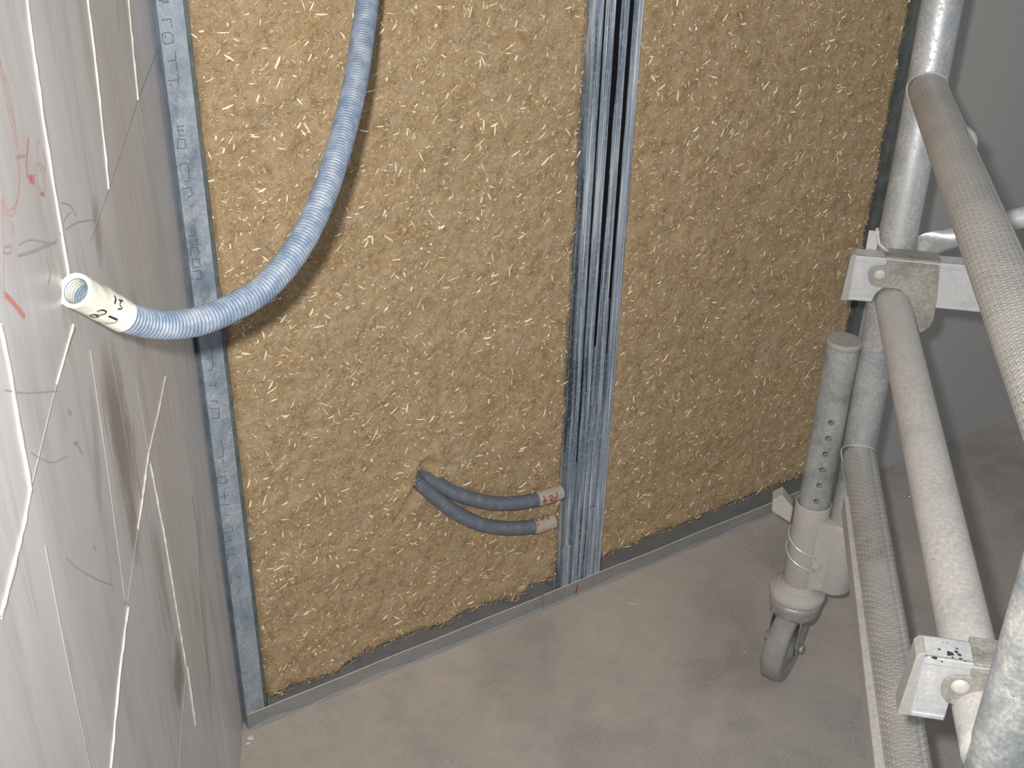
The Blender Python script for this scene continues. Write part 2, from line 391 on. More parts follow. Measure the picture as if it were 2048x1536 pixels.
for L, w_ in (([(238,745),(230,860),(222,960),(228,1080),(245,1085),(285,1080)], .0030), ([(245,1110),(290,1125)], .0050), ([(250,1085),(280,1100)], .0060),
              ([(315,745),(335,790),(312,800),(318,930),(375,1000),(380,940),(355,850)], .0022), ([(300,960),(340,1000),(370,1050),(385,1010)], .0022),
              ([(305,970),(300,1060),(330,1170),(360,1240),(378,1160),(370,1080)], .0022), ([(340,1225),(375,1235)], .0035)):
    ribbon(mk, bl, K3(L), w_*.75, MLi, mi=1 if w_ < .0025 else 0)
ribbon(mk, bl, [(8,588),(25,605),(48,633)], .0042, MLi, mi=0)
ribbon(mk, bl, [(4,380),(5,500),(6,585)], .0018, MLi, mi=1)
o = mk.build('red_crayon_marks', [M['ink_wax'], M['ink_wax_pale']], parent=wl, fix=False)
o['label'] = 'red crayon loop and scribbles'; tag(o, kind='structure')
mk = MB()
for L, w_ in (([(8,495),(20,492),(20,505),(10,507),(4,500)], .0012), ([(34,511),(60,505),(90,492),(110,486)], .0020), ([(36,490),(60,480),(100,486),(114,478)], .0010),
              ([(32,315),(48,311)], .0022), ([(122,405),(140,412),(152,432)], .0012), ([(130,460),(155,445),(190,440)], .0010), ([(22,442),(28,472)], .0012),
              ([(148,885),(157,893),(163,908)], .0026), ([(146,888),(156,884)], .0016), ([(135,820),(142,828)], .0030), ([(130,1115),(160,1140),(200,1162),(225,1170)], .0010),
              ([(8,780),(50,786),(115,782)], .0010), ([(60,905),(100,925),(135,912)], .0009), ([(186,1088),(190,1100)], .0030),
              ([(92,520),(100,545),(96,570)], .0016), ([(384,990),(396,1080),(402,1200),(420,1360)], .0020), ([(265,840),(272,930),(285,1005)], .0022),
              ([(120,470),(128,440),(140,425)], .0008), ([(300,1060),(312,1150),(330,1260)], .0012), ([(280,1105),(292,1200)], .0010),
              ([(235,0),(238,60)], .0012), ([(362,455),(366,520),(378,620)], .0012)):
    ribbon(mk, bl, L, w_, MLi)
o = mk.build('pencil_marks', M['ink_grey'], parent=wl, fix=False); tag(o, kind='structure')

# ---------------------------------------------------------------- steel studs
ZT = 2.5
def c_stud(mbx, x0, x1, depth, z0, z1, yo=0.0, lip=.006, th=.0009, open_right=True, ribs=()):
    """open C section, extruded upright; web on one side, flanges front and back"""
    if not open_right: pass
    w0, w1 = (x0, x1) if open_right else (x1, x0); sg = 1 if open_right else -1
    mbx.box(min(w0, w0+sg*th), max(w0, w0+sg*th), yo, yo+depth, z0, z1)           # web
    mbx.box(min(w0, w1), max(w0, w1), yo-th*.5, yo+th*.5, z0, z1)                   # front flange
    mbx.box(min(w0, w1), max(w0, w1), yo+depth-th, yo+depth, z0, z1)              # back flange
    mbx.box(min(w1-sg*th, w1), max(w1-sg*th, w1), yo, yo+lip, z0, z1)              # lip
    for rx, rw in ribs: mbx.box(rx-rw/2, rx+rw/2, yo-.0016, yo, z0, z1)
def stud_thing(s0, s1, label, yo=0.0, mat='galv', depth=.05, ribs=(), z0=.002, lip=.006, group=None, right=True):
    b = MB(); c_stud(b, s0, s1, depth, z0, ZT, yo, lip, .0009, right, ribs)
    o = b.build('steel_stud', M[mat], M=MP @ Matrix.Translation((s0, 0, 0)), origin=(s0, 0, 0), bevel=.0004)
    return tag(o, label, 'stud', group)
STL = (-.0105, .0195, 'broad galvanised steel stud with embossed lettering beside the grey block wall', -.0005)
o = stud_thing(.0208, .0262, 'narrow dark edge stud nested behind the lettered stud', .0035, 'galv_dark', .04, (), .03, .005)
# embossed letters, strokes read off the flange
EL = [(0,316.5),(560,376),(760,399),(1200,463),(1447,497)]; ER = [(0,372),(560,430),(760,448),(1200,500),(1416,528)]
def itp(tb, y):
    for (a_, b_), (c_2, d_) in zip(tb, tb[1:]):
        if y <= c_2 or (c_2, d_) == tb[-1]: return b_+(d_-b_)*(y-a_)/(c_2-a_)
lt = MB()
def stroke(ox, oy, s_, L, w_=.0011):
    P = []
    for X, Y in L:
        px, py = ox+X/s_, oy+Y/s_; f = (px-itp(EL, py))/(itp(ER, py)-itp(EL, py))
        s = -.0105+f*.030; P.append((s, zline(s, -.001, py)))
    for (a1, b1), (a2, b2) in zip(P, P[1:]):
        d = math.hypot(a2-a1, b2-b1) or 1; nx, nz = -(b2-b1)/d*w_/2, (a2-a1)/d*w_/2
        n = max(1, int(d/.0022))
        for k in range(n):
            f0, f1 = k/n, (k+.72)/n; p0 = (a1+(a2-a1)*f0, b1+(b2-b1)*f0); p1 = (a1+(a2-a1)*f1, b1+(b2-b1)*f1)
            lt.add([(p0[0]-nx, -.00125, p0[1]-nz), (p1[0]-nx, -.00125, p1[1]-nz), (p1[0]+nx, -.00125, p1[1]+nz), (p0[0]+nx, -.00125, p0[1]+nz)], [(0,1,2,3)])
for L in ([(175,10),(330,20),(320,40),(220,40)], [(215,310),(355,290),(375,440)], [(225,640),(215,540),(250,505),(330,495),(385,540),(395,650),(260,680),(225,640)], [(265,550),(275,590)],
          [(420,790),(425,920),(290,940)], [(430,960),(438,1080)], [(445,1140),(465,1300)], [(280,1245),(445,1225)], [(330,1280),(335,1310)]): stroke(300, 0, 7.68, L)
for L in ([(195,940),(305,935)], [(195,940),(200,1010),(300,1000)], [(212,1015),(220,1095),(320,1085)], [(200,1140),(300,1135),(322,1200),(322,1280),(185,1280),(200,1150)]): stroke(330, 130, 7.68, L)
for L in ([(150,260),(150,215),(270,205),(290,300),(285,440)], [(210,475),(305,485)], [(160,600),(310,575),(332,640),(335,700),(250,720)]): stroke(340, 300, 7.68, L)
for L in ([(205,150),(210,240),(100,245)], [(240,290),(240,380),(125,385)], [(130,540),(130,430),(240,410),(268,490),(262,540)], [(150,605),(260,595),(295,710),(160,740),(150,605)], [(165,785),(285,775),(305,880),(290,910),(190,915)]): stroke(360, 440, 7.68, L)
for L in ([(285,150),(290,270),(170,300)], [(285,290),(305,400),(270,460),(190,470)], [(320,500),(322,570)], [(340,640),(345,740)], [(340,690),(220,705)], [(360,935),(250,940)], [(360,940),(350,980)], [(250,1055),(390,1048),(400,1190),(285,1210)]): stroke(380, 680, 7.68, L)
for L in ([(165,80),(185,240),(110,250)], [(180,260),(190,310)], [(125,430),(205,415),(215,480),(140,480),(125,430)], [(155,600),(235,590)], [(195,560),(205,640)], [(160,680),(250,670)], [(215,770),(260,770)],
          [(270,870),(275,915),(200,930)], [(205,1010),(280,990)], [(235,1080),(300,1070)], [(235,1130),(310,1120)], [(235,1080),(242,1170)], [(262,1290),(275,1390)], [(320,1320),(350,1340)], [(330,1480),(350,1420)]): stroke(400, 860, 4.515, L)
b = MB(); c_stud(b, STL[0], STL[1], .05, .002, ZT, STL[3], .006, .0009, True)
b.add(lt.v, lt.f, 1)
o = b.build('steel_stud', [M['galv'], M['embossed']], M=MP @ Matrix.Translation((STL[0], 0, 0)), origin=(STL[0], 0, 0), fix=False)
tag(o, STL[2], 'stud')

# centre bundle: four profiles set edge to edge
bnd = 'profiles bundled at the middle of the partition'
stud_thing(.5915, .6085, 'leftmost profile of the middle bundle, thin twin ribs, against the left insulation', 0, 'galv_edge', .05, ((.5935,.0012),(.5985,.001),(.604,.0012)), .012, .004, bnd)
sB = stud_thing(.6125, .6285, 'second profile of the middle bundle, with a pale rib on its right edge', -.0004, 'galv_edge', .05, ((.6272,.0018),(.6165,.001)), .012, .004, bnd)
stud_thing(.6400, .6560, 'recessed bluish profile in the middle bundle, right of the widest black gap', .0032, 'galv_edge', .046, ((.6425,.0012),), .012, .004, bnd)
sD = stud_thing(.6620, .6780, 'bright rightmost profile of the middle bundle, against the right insulation', -.0008, 'galv_lit', .05, ((.6632,.0014),(.6715,.001)), .012, .004, bnd)
# lower filler webs seen between the profiles
def wavy_slab(xa, xb, z0, z1, y0, y1, top_taper=0.0, wob=.0008, n=60):
    """xa(z), xb(z) edges; slab between y0,y1"""
    vs = []; fs = []
    for i in range(n+1):
        z = z0+(z1-z0)*i/n; a_, b_ = xa(z), xb(z)
        a_ += noise.noise((z*25, 1.3, xa(0)*90))*wob; b_ += noise.noise((z*21, 7.7, xb(0)*90))*wob
        vs += [(a_, y0, z), (b_, y0, z), (b_, y1, z), (a_, y1, z)]
    for i in range(n):
        for k in range(4): fs.append((i*4+k, i*4+(k+1)%4, i*4+4+(k+1)%4, i*4+4+k))
    fs += [(0,1,2,3), (n*4+3, n*4+2, n*4+1, n*4)]
    return vs, fs
def black_fill(xa, xb, z0, yo, label):  # black strip filling a gap, narrowing towards its lower end
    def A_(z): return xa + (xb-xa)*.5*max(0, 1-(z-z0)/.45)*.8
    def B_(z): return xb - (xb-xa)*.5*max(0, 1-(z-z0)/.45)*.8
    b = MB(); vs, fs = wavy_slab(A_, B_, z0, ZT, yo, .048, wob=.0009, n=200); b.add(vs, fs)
    o = b.build('gap_strip', M['black_fill'], M=MP @ Matrix.Translation((xa, 0, 0)), origin=(xa, 0, 0)); tag(o, label, 'sealing strip', 'black strips between the bundled profiles')
black_fill(.6086, .6124, .30, .0010, 'thinnest black strip, left gap of the middle steel bundle')
black_fill(.6286, .6399, .52, .0012, 'widest black strip, middle gap of the steel bundle')
black_fill(.6562, .6619, .50, .0012, 'black strip beside the bright right profile of the bundle')
def web(xa, xb, z0, z1, y, mat, label, ribs=()):
    b = MB(); b.box(xa, xb, y, y+.001, z0, z1)
    for r_, w_ in ribs: b.box(r_-w_/2, r_+w_/2, y-.0012, y, z0, z1)
    o = b.build('steel_stud', M[mat], M=MP @ Matrix.Translation((xa, 0, 0)), origin=(xa, 0, 0), bevel=.0003)
    tag(o, label, 'stud', bnd)
web(.6288, .6398, .012, .72, .0036, 'galv_edge', 'flat steel web in the lower middle gap of the steel bundle', ((.6345,.0008),))
web(.6562, .6618, .012, .60, .0030, 'galv_edge', 'narrow steel web in the lower right gap of the steel bundle')
web(.6088, .6123, .012, .42, .0024, 'galv_edge', 'thin steel web in the lower left gap of the steel bundle')
web(.6440, .6610, .012, .19, -.0010, 'galv_lit', 'short pale ribbed steel piece at the foot of the bundle', ((.6465,.001),(.650,.0008),(.6535,.001)))
web(.5900, .6065, .012, .125, -.0014, 'galv_lit', 'short pale steel piece at the lower left foot of the bundle', ((.5915,.001),(.5955,.0008),(.6045,.001)))
# right end stud
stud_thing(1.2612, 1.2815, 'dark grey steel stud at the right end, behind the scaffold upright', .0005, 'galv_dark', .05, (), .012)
# ---------------------------------------------------------------- floor track
def track(x0, x1, label, cutoff=0.0):
    b = MB(); n = 40
    prof = [(-.003,.0012), (-.003,.033), (-.0022,.0338), (-.0012,.033), (-.0012,.0030), (.0565,.0030), (.0565,.036), (.0575,.036), (.0575,.0012)]
    vs = []
    for i in range(n+1):
        x = x0+(x1-x0)*i/n; dz = noise.noise((x*9, 2, 3))*.0012; dy = noise.noise((x*7, 5, 1))*.0012
        for k, (y, z) in enumerate(prof): vs.append((x, y+(dy if k < 5 else 0), max(.0004, z+(dz if k < 4 and z > .01 else 0))))
    m_ = len(prof); vz = list(vs)
    b.add(vs, [(i*m_+k, i*m_+(k+1)%m_, (i+1)*m_+(k+1)%m_, (i+1)*m_+k) for i in range(n) for k in range(m_)] + [list(range(m_))[::-1], [n*m_+k for k in range(m_)]])
    b.tube([(x0+(x1-x0)*i/n, vz[i*m_+2][1]-.0002, vz[i*m_+2][2]+.0001) for i in range(n+1)], .0011, 6, True, True, 1)  # thin bead carrying the painted highlight of the top edge
    for i in range(n):       # rolled foot of the flange
        vA, vB = vz[i*m_], vz[(i+1)*m_]; hA, hB = max(.002, .007+noise.noise((vA[0]*16,0,0))*.009), max(.002, .007+noise.noise((vB[0]*16,0,0))*.009)
        b.add([(vA[0], vA[1]-.0022, .0006), (vB[0], vB[1]-.0022, .0006), (vB[0], vB[1]-.0004, hB), (vA[0], vA[1]-.0004, hA)], [(0,1,2,3)], 2)
    o = b.build('floor_track', [M['track'], M['edge_highlight'], M['track_foot']], M=MP @ Matrix.Translation((x0, 0, 0)), origin=(x0, 0, 0))
    return tag(o, label, 'track')
sj = pw(1083, 1218)[0]
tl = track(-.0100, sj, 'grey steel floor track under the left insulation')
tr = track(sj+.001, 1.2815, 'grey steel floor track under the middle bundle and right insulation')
bt = bvh_of([tl, tr]); mk = MB()
ribbon(mk, bt, [(1155,1168),(1153,1180),(1151,1188)], .0024, (MP @ Matrix.Translation((sj+.001, 0, 0))).inverted(), curve=False)
o = mk.build('pen_mark', M['ink_red'], parent=tr, fix=False); o['label'] = 'short dark red tick mark'
# ---------------------------------------------------------------- insulation
def vnoise(x, z, sd): return noise.noise((x, z, sd))
slit = [pw(858, 940), pw(848, 968), pw(825, 1000), pw(795, 1050)]
def seg_d(p, a_, b_):
    ax, az = a_; bx, bz = b_; dx, dz = bx-ax, bz-az; f = max(0, min(1, ((p[0]-ax)*dx+(p[1]-az)*dz)/(dx*dx+dz*dz)))
    return math.hypot(p[0]-ax-f*dx, p[1]-az-f*dz), f
def depth_at(s, z, x0, x1, slt):
    e = min(s-x0, x1-s)
    y = .0065 + vnoise(s*14, z*14, 3)*.0042 + vnoise(s*45, z*45, 9)*.0024 + vnoise(s*120, z*120, 5)*.0013
    y += .010*math.exp(-(e/.006)**2)
    if slt:
        for i, (p, q) in enumerate(zip(slit, slit[1:])):
            d, f = seg_d((s, z), p, q); t_ = (i+f)/3.0
            wd = .011*(1-t_)+.0022; y += .030*(1-.6*t_)*math.exp(-(d/wd)**2)
            y -= .006*(1-t_)*math.exp(-((d-.022)/.012)**2)
    return min(y, .05)
def batt(x0, x1, prof, label, slt, nfl, nfb, seed):
    rng = np.random.default_rng(seed)
    xs = np.linspace(x0, x1, 190); zs = np.concatenate([np.linspace(0, 1.30, 410), np.linspace(1.32, ZT, 30)])
    pz = np.array(prof); V = []; nx, nz = len(xs), len(zs)
    bot = [float(np.interp(x, pz[:,0], pz[:,1])) + vnoise(x*90, 2, 8)*.006 + vnoise(x*30, 4, 8)*.005 for x in xs]
    for j, z0 in enumerate(zs):
        for i, x in enumerate(xs):
            b0 = bot[i]; z = b0 + z0*(ZT-b0)/ZT
            y = depth_at(x, z, x0, x1, slt) + .008*math.exp(-((z-b0)/.007)**2)
            V.append((x-x0, y, z))
    Q = [(j*nx+i, j*nx+i+1, (j+1)*nx+i+1, (j+1)*nx+i) for j in range(nz-1) for i in range(nx-1)]
    n0 = len(V)   # closed sides and back
    ring = [j*nx for j in range(nz)] + [(nz-1)*nx+i for i in range(1, nx)] + [j*nx+nx-1 for j in range(nz-2, -1, -1)] + [i for i in range(nx-2, 0, -1)]
    for k in ring: V.append((V[k][0], .055, V[k][2]))
    L_ = len(ring)
    Q += [(ring[k], n0+k, n0+(k+1)%L_, ring[(k+1)%L_]) for k in range(L_)]
    MM = MP @ Matrix.Translation((x0, 0, 0))
    r = fast_mesh('insulation_batt', V, Q, M['insul'], None, None, MM, True); tag(r, label, 'insulation')
    # straw flecks
    def scatter(n, lo, hi, wlo, whi, segs, curl, cols, lift, tilt):
        VV = []; QQ = []; CC = []; c = 0
        while c < n:
            s = rng.uniform(x0+.003, x1-.003); z = rng.uniform(0.0, 1.32)
            if z < np.interp(s, pz[:,0], pz[:,1])+.002: continue
            c += 1
            L_ = lo+(hi-lo)*rng.random()**2.2; wd = wlo+(whi-wlo)*rng.random()**1.5
            ang = rng.normal(.45, .85) if rng.random() < .65 else rng.uniform(0, math.pi)
            k_ = rng.normal(0, curl)/L_; col = cols(rng); y0 = depth_at(s, z, x0, x1, slt); n_ = len(VV); tl_ = rng.normal(0, tilt)
            px_, pz_ = s-math.cos(ang)*L_/2, z-math.sin(ang)*L_/2
            for q in range(segs+1):
                f = q/segs; a2 = ang + k_*L_*(f-.5)
                ww = wd/2*(1 if 0 < q < segs else .55)
                yy = y0 - lift - tl_*L_*(f-.5) - abs(lift)*.8*math.sin(math.pi*f)
                cx, cz = px_, pz_
                VV.append((cx-x0-math.sin(a2)*ww, yy, cz+math.cos(a2)*ww)); VV.append((cx-x0+math.sin(a2)*ww, yy-.25*wd, cz-math.cos(a2)*ww))
                CC += [(*col, 1)]*2
                px_ += math.cos(a2)*L_/segs; pz_ += math.sin(a2)*L_/segs
            QQ += [(n_+2*q, n_+2*q+2, n_+2*q+3, n_+2*q+1) for q in range(segs)]
        return VV, QQ, CC
    def cst(r_):
        k = r_.random(); b_ = r_.uniform(.75, 1.1)
        return (.92*b_, .79*b_, .56*b_) if k > .3 else (.62*b_, .47*b_, .28*b_)
    def cfb(r_):
        k = r_.random(); b_ = r_.uniform(.6, 1.15)
        return (.62*b_, .46*b_, .27*b_) if k < .5 else ((.20*b_, .13*b_, .07*b_) if k < .76 else (.54*b_, .48*b_, .40*b_))
    a_ = scatter(nfl, .0045, .0170, .0010, .0028, 2, .10, cst, .0011, .10)
    a2_ = scatter(nfl*4, .0012, .0065, .0004, .0015, 2, .25, cst, .0006, .15)
    k_ = len(a_[0]); a_ = (a_[0]+a2_[0], a_[1]+[tuple(i_+k_ for i_ in q_) for q_ in a2_[1]], a_[2]+a2_[2])
    o1 = fast_mesh('straw_flecks', *a_[:2], M['straw'], a_[2], r, None); o1['kind'] = 'stuff'; o1['label'] = 'pale straw shives stuck in the wool'
    a_ = scatter(nfb, .003, .018, .00018, .00050, 5, 1.5, cfb, .0008, .12)
    o2 = fast_mesh('loose_fibres', *a_[:2], M['fibre'], a_[2], r, None); o2['kind'] = 'stuff'; o2['label'] = 'fine tan fibres'
    return r
def prof_px(L): return [pw(x, y, .008) for x, y in L]
pL = [(.02,.034)] + prof_px([(532,1404),(567,1390),(584,1372),(612,1368),(640,1362),(680,1346),(690,1338),(733,1306),(817,1272),(895,1250),(911,1240),(947,1220),(1012,1200),(1026,1208),(1051,1188),(1061,1175),(1120,1158)]) + [(.62,.06)]
pL = [(a, max(.033, b)) for a, b in pL]
pR = [(.67,.055)] + prof_px([(1201,1117),(1300,1078),(1400,1036),(1565,968)]) + [(1.30,.06)]
batt(.0268, .5895, pL, 'tan straw and wool insulation filling the left bay, conduits poking out', True, 1500, 52000, 3)
batt(.6795, 1.2600, pR, 'shaded tan insulation filling the right bay behind the scaffold', False, 1500, 50000, 4)

# ---------------------------------------------------------------- corrugated conduits
def catmull(P, step):
    P = [Vector(p) for p in P]; out = []
    for i in range(len(P)-1):
        p0, p1, p2, p3 = P[max(0,i-1)], P[i], P[i+1], P[min(len(P)-1,i+2)]
        n = max(2, int((p2-p1).length/.002))
        for k in range(n):
            f = k/n; out.append(.5*((2*p1)+(p2-p0)*f+(2*p0-5*p1+4*p2-p3)*f*f+(3*p1-p0-3*p2+p3)*f**3))
    out.append(P[-1]); res = [out[0]]; acc = 0
    for a_, b_ in zip(out, out[1:]):
        d = (b_-a_).length; 
        while acc+d >= step:
            f = (step-acc)/d; a_ = a_+(b_-a_)*f; res.append(a_); d = (b_-a_).length; acc = 0
        acc += d
    return res
def conduit(P, r, pitch, mat, tape, cuff_len, label, group, ri=None):
    step = pitch/5; pts = catmull(P, step)          # P[0] is the open taped end
    base = pts[-1].copy(); rr = []
    shape = [1.0, 1.0, .975, .87, .93]
    for i in range(len(pts)): rr.append(r*shape[i % 5])
    R0 = root('corrugated_conduit', Matrix.Translation(base), label, 'conduit', group)
    loc = [p-base for p in pts]
    b = MB(); b.tube(loc[6:], rr[6:], 30, False, True)
    b.tube(loc[1:70], [x*.86 for x in rr[1:70]], 30, False, True, 0)               # inner wall seen through the open end
    o_c = b.build('conduit_pipe', M[mat], parent=R0, fix=False)
    n = int(cuff_len/step); b = MB()
    rad = []
    for i in range(n+1):
        def f_(t_, i=i): return r*1.075 + noise.noise((math.cos(t_)*2, math.sin(t_)*2, i*.05))*r*.05 + (r*.006 if i % 23 < 11 else 0)
        rad.append(f_)
    b.tube(loc[:n+1], rad, 40, False, False)
    # turned-in rim
    T = (loc[1]-loc[0]).normalized()
    b.loft(loc[0], T, [(.0008, r*1.085), (-.0010, r*1.07), (-.0016, r*.98), (-.0012, r*.88), (.0004, r*.80), (.006, r*.77), (.016, r*.80)], 44)
    o_t = b.build('tape_cuff', M[tape], parent=R0, fix=False)
    o_t['label'] = 'cream masking tape wound round the end'
    return R0, o_c, o_t
hang = [at(150,581,.838), at(200,607,.872), at(262,638,.905), at(330,650,.935), at(400,642,.96), at(470,613,.985), at(535,570,1.01),
        at(600,490,1.04), at(650,385,1.075), at(686,270,1.115), at(712,160,1.155), at(727,60,1.19), at(735,0,1.205)] + [hit_plane(x_, y_, MP @ Vector((0, d_, 0)), nW) for x_, y_, d_ in ((741,-120,-.150), (741,-330,-.120), (736,-600,-.105), (730,-950,-.100))]
R0, oc, ot = conduit(hang, .0123, .0036, 'conduit', 'tape', .064, 'long blue-grey corrugated conduit hanging from above, pointing at the grey wall', None)
bb = bvh_of([ot]); inv = R0.matrix_world.inverted(); mk = MB()
K5 = lambda L: [c1(X, Y, 100, 520, 8.535) for X, Y in L]
for L, w_ in (([(1085,610),(1120,660),(1100,750)], .0020), ([(1170,685),(1240,700)], .0016), ([(1215,700),(1190,760),(1215,800)], .0012), ([(1155,835),(1215,835),(1230,800)], .0013),
              ([(800,880),(860,855),(940,865),(950,910),(850,940),(800,950)], .0014), ([(680,940),(760,930),(820,960),(760,980),(690,950)], .0017),
              ([(1000,955),(1150,1020)], .0019), ([(1160,1030),(1090,1070),(930,1078)], .0008)):
    ribbon(mk, bb, K5(L), w_, inv, .0002, True, 2.0)
o = mk.build('handwritten_mark', M['ink'], parent=ot, fix=False); o.matrix_parent_inverse = Matrix(); o['label'] = 'black marker characters on the tape'
def wp(px, py, y): return hit_plane(px, py, MP @ Vector((0, y, 0)), nW)
grp = 'short conduits coming out of the slit in the insulation'
up_c = [wp(1120,984,-.020), wp(1096,992,-.021), wp(1068,1000,-.021), wp(1030,1006,-.020), wp(985,1006,-.018), wp(930,994,-.014), wp(890,976,-.006), wp(862,958,.010), wp(850,950,.026), wp(846,946,.04)]
lo_c = [wp(1105,1042,-.021), wp(1085,1049,-.022), wp(1060,1054,-.022), wp(1010,1056,-.021), wp(960,1048,-.018), wp(910,1024,-.014), wp(870,994,-.006), wp(845,972,.008), wp(835,964,.024), wp(832,962,.04)]
R1, _, o1 = conduit(up_c, .0118, .0030, 'conduit_dull', 'tape_dirty', .050, 'upper of two short grey conduits, taped end with red FC4 writing', grp)
R2, _, o2 = conduit(lo_c, .0120, .0030, 'conduit_dull', 'tape_dirty', .043, 'lower of two short grey conduits, taped end with red writing', grp)
K8 = lambda L: [c1(X, Y, 1020, 940, 10.24) for X, Y in L]
for RR, oo, LL in ((R1, o1, ([(950,450),(968,510),(955,570),(900,620),(840,625)], [(880,560),(935,570)], [(795,565),(840,520),(865,530),(850,580),(820,620),(870,610)], [(690,525),(705,600),(680,660)], [(675,670),(720,625),(760,600)], [(755,625),(695,690)])),
                   (R2, o2, ([(715,935),(795,930),(765,990),(815,1015)], [(590,985),(650,965),(685,990),(650,1030),(640,990)], [(435,995),(520,1010),(570,1040),(535,1055)], [(570,1090),(580,1160)]))):
    bb = bvh_of([oo]); mk = MB()
    for i, L in enumerate(LL): ribbon(mk, bb, K8(L), .0019 if oo is o1 else .0014, RR.matrix_world.inverted(), .0003, True, 1.0)
    o = mk.build('handwritten_mark', M['ink_red'], parent=oo, fix=False); o['label'] = 'dark red handwriting on the tape'

# ---------------------------------------------------------------- scaffold
# tread pattern material for the anti-slip rungs (uses the tube's own UV: u around, v along, metres)
def m_tread(name, lo, hi, dust):
    t = NT(name); uvn = t.n('ShaderNodeUVMap'); uvn.uv_map = 'UVMap'
    s_ = t.n('ShaderNodeSeparateXYZ'); t.l(uvn.outputs[0], s_.inputs[0])
    a = t.math('MULTIPLY', s_.outputs[0], 190); b = t.math('MULTIPLY', s_.outputs[1], 190)
    fx = t.math('SUBTRACT', t.math('FRACT', a), .5); fy = t.math('SUBTRACT', t.math('FRACT', b), .5)
    par = t.math('SUBTRACT', t.math('MULTIPLY', t.math('PINGPONG', t.math('ADD', t.math('FLOOR', a), t.math('FLOOR', b)), 1), 2), 1)
    fxp = t.math('MULTIPLY', fx, par)
    p = t.math('MULTIPLY', t.math('ADD', fxp, fy), 1.35); q = t.math('MULTIPLY', t.math('SUBTRACT', fxp, fy), 4.2)
    d = t.math('ADD', t.math('MULTIPLY', p, p), t.math('MULTIPLY', q, q))
    h = t.range(d, .15, 1.0, 1, 0)
    worn = t.range(t.noise(18, None, 4, .6), .30, .55, .25, 1)
    hh = t.math('MULTIPLY', h, worn)
    base = t.mix(t.range(t.noise(12, None, 6, .65), .35, .7), lo, dust)
    st = t.range(t.noise(9, None, 6, .7), .60, .70, 0, .5); base = t.mix(st, base, tuple(x*.5 for x in lo))
    col = t.mix(t.math('MULTIPLY', hh, .7), base, hi)
    rim = t.math('MULTIPLY', t.range(d, .9, 1.9, 1, 0), t.math('SUBTRACT', 1.0, h))
    col = t.mix(t.math('MULTIPLY', t.math('MULTIPLY', rim, worn), .5), col, tuple(x*.5 for x in lo))
    return t.fin(col, .42, .3, t.bump(hh, .9, .0012), .5)
M['tread'] = m_tread('anti_slip_rung', (.38,.375,.36), (.80,.79,.77), (.54,.515,.48))
SF = Vector((.5322, 1.476, 0)); AZR = R_(11.2)
MS0 = Matrix.Translation(SF) @ Matrix.Rotation(-AZR, 4, 'Z')
MS = MS0 @ Matrix.Translation((.0055, 0, 0)) @ Matrix.Rotation(R_(-.9), 4, 'Y'); MSi = MS.inverted(); nS = MS.to_3x3() @ Vector((0,1,0))
def sw(px, py, y):      # pixel -> (x, z) on a plane y = const of the scaffold frame
    q = MSi @ hit_plane(px, py, MS @ Vector((0, y, 0)), nS); return q.x, q.z
RS = .0250; DN = .85; XN = .028
frame = root('scaffold_frame', MS, 'dusty aluminium ladder frame with two uprights and treaded rungs, right of the partition', 'scaffolding')
def upright(x, y, z0, z1, mat, r=RS):
    b = MB(); b.tube([(x, y, z0), (x, y, z0+.002), (x, y, z1)], [r-.001, r, r], 48)
    return b.build('upright', M[mat], parent=frame)
upright(0, 0, .185, 2.1, 'tube'); upright(XN, -DN, .19, 2.1, 'tube_near', .0245)
def rung(z, r, treaded, grooves, web_=False, sx=0.0, sz=0.0, dn_=None):
    dn_ = dn_ or DN
    b = MB(); n = 96; ys = [-.012 - (dn_-.012)*i/60 for i in range(61)]
    sk = lambda y: (sx*(-y/DN), z+sz*(-y/DN))
    def rad(t_):
        k = r
        for g_, wd in grooves:
            d = (t_-g_+math.pi) % (2*math.pi)-math.pi
            k -= .0022*math.exp(-(d/wd)**2)
        return k
    vs = []; uv = []
    for y in ys:
        for j in range(n):
            t_ = 2*math.pi*j/n; k = rad(t_); vs.append((sk(y)[0]+k*math.cos(t_), y, sk(y)[1]+k*math.sin(t_)))
    fs = [(i*n+j, (i+1)*n+j, (i+1)*n+(j+1)%n, i*n+(j+1)%n) for i in range(60) for j in range(n)]
    fs += [list(range(n))[::-1], [60*n+j for j in range(n)]]
    b.add(vs, fs, 0, True)
    o = b.build('rung', M['tread'] if treaded else M['tube_dust'], parent=frame)
    me = o.data; uvl = me.uv_layers.new(name='UVMap')
    for p_ in me.polygons:
        js = [me.loops[li].vertex_index % n for li in p_.loop_indices]; wrap = (max(js)-min(js)) > n/2
        for li, j in zip(p_.loop_indices, js):
            vi = me.loops[li].vertex_index; jj = j + (n if (wrap and j == 0) else 0)
            uvl.data[li].uv = (jj/n*2*math.pi*r, ys[vi//n])
    if web_:
        b2 = MB(); b2.add([(-.0255,-.125,z-.030),(-.006,-.125,z-.030),(-.006,-.125,z),(-.0255,-.125,z),(-.0075,-DN+.02,z-.034),(.012,-DN+.02,z-.034),(.012,-DN+.02,z),(-.0075,-DN+.02,z)],[(0,1,2,3),(7,6,5,4),(0,4,5,1),(1,5,6,2),(2,6,7,3),(3,7,4,0)]); 
        o2 = b2.build('rung_flange', M['tube_dust'], parent=o, bevel=.002)
    b3 = MB()                        # weld bead where the rung meets the far upright
    ring = []
    for q in range(41):
        a = q*math.pi/20; xx = (r+.0006)*math.cos(a); ring.append((xx, -math.sqrt(max(1e-6, RS*RS-xx*xx))-.0002, z+(r+.0006)*math.sin(a)))
    b3.tube(ring, .0012, 8); b3.build('weld_bead', M['tube_dust'], parent=o)
    return o
ZR = (.449, .724, 1.006)
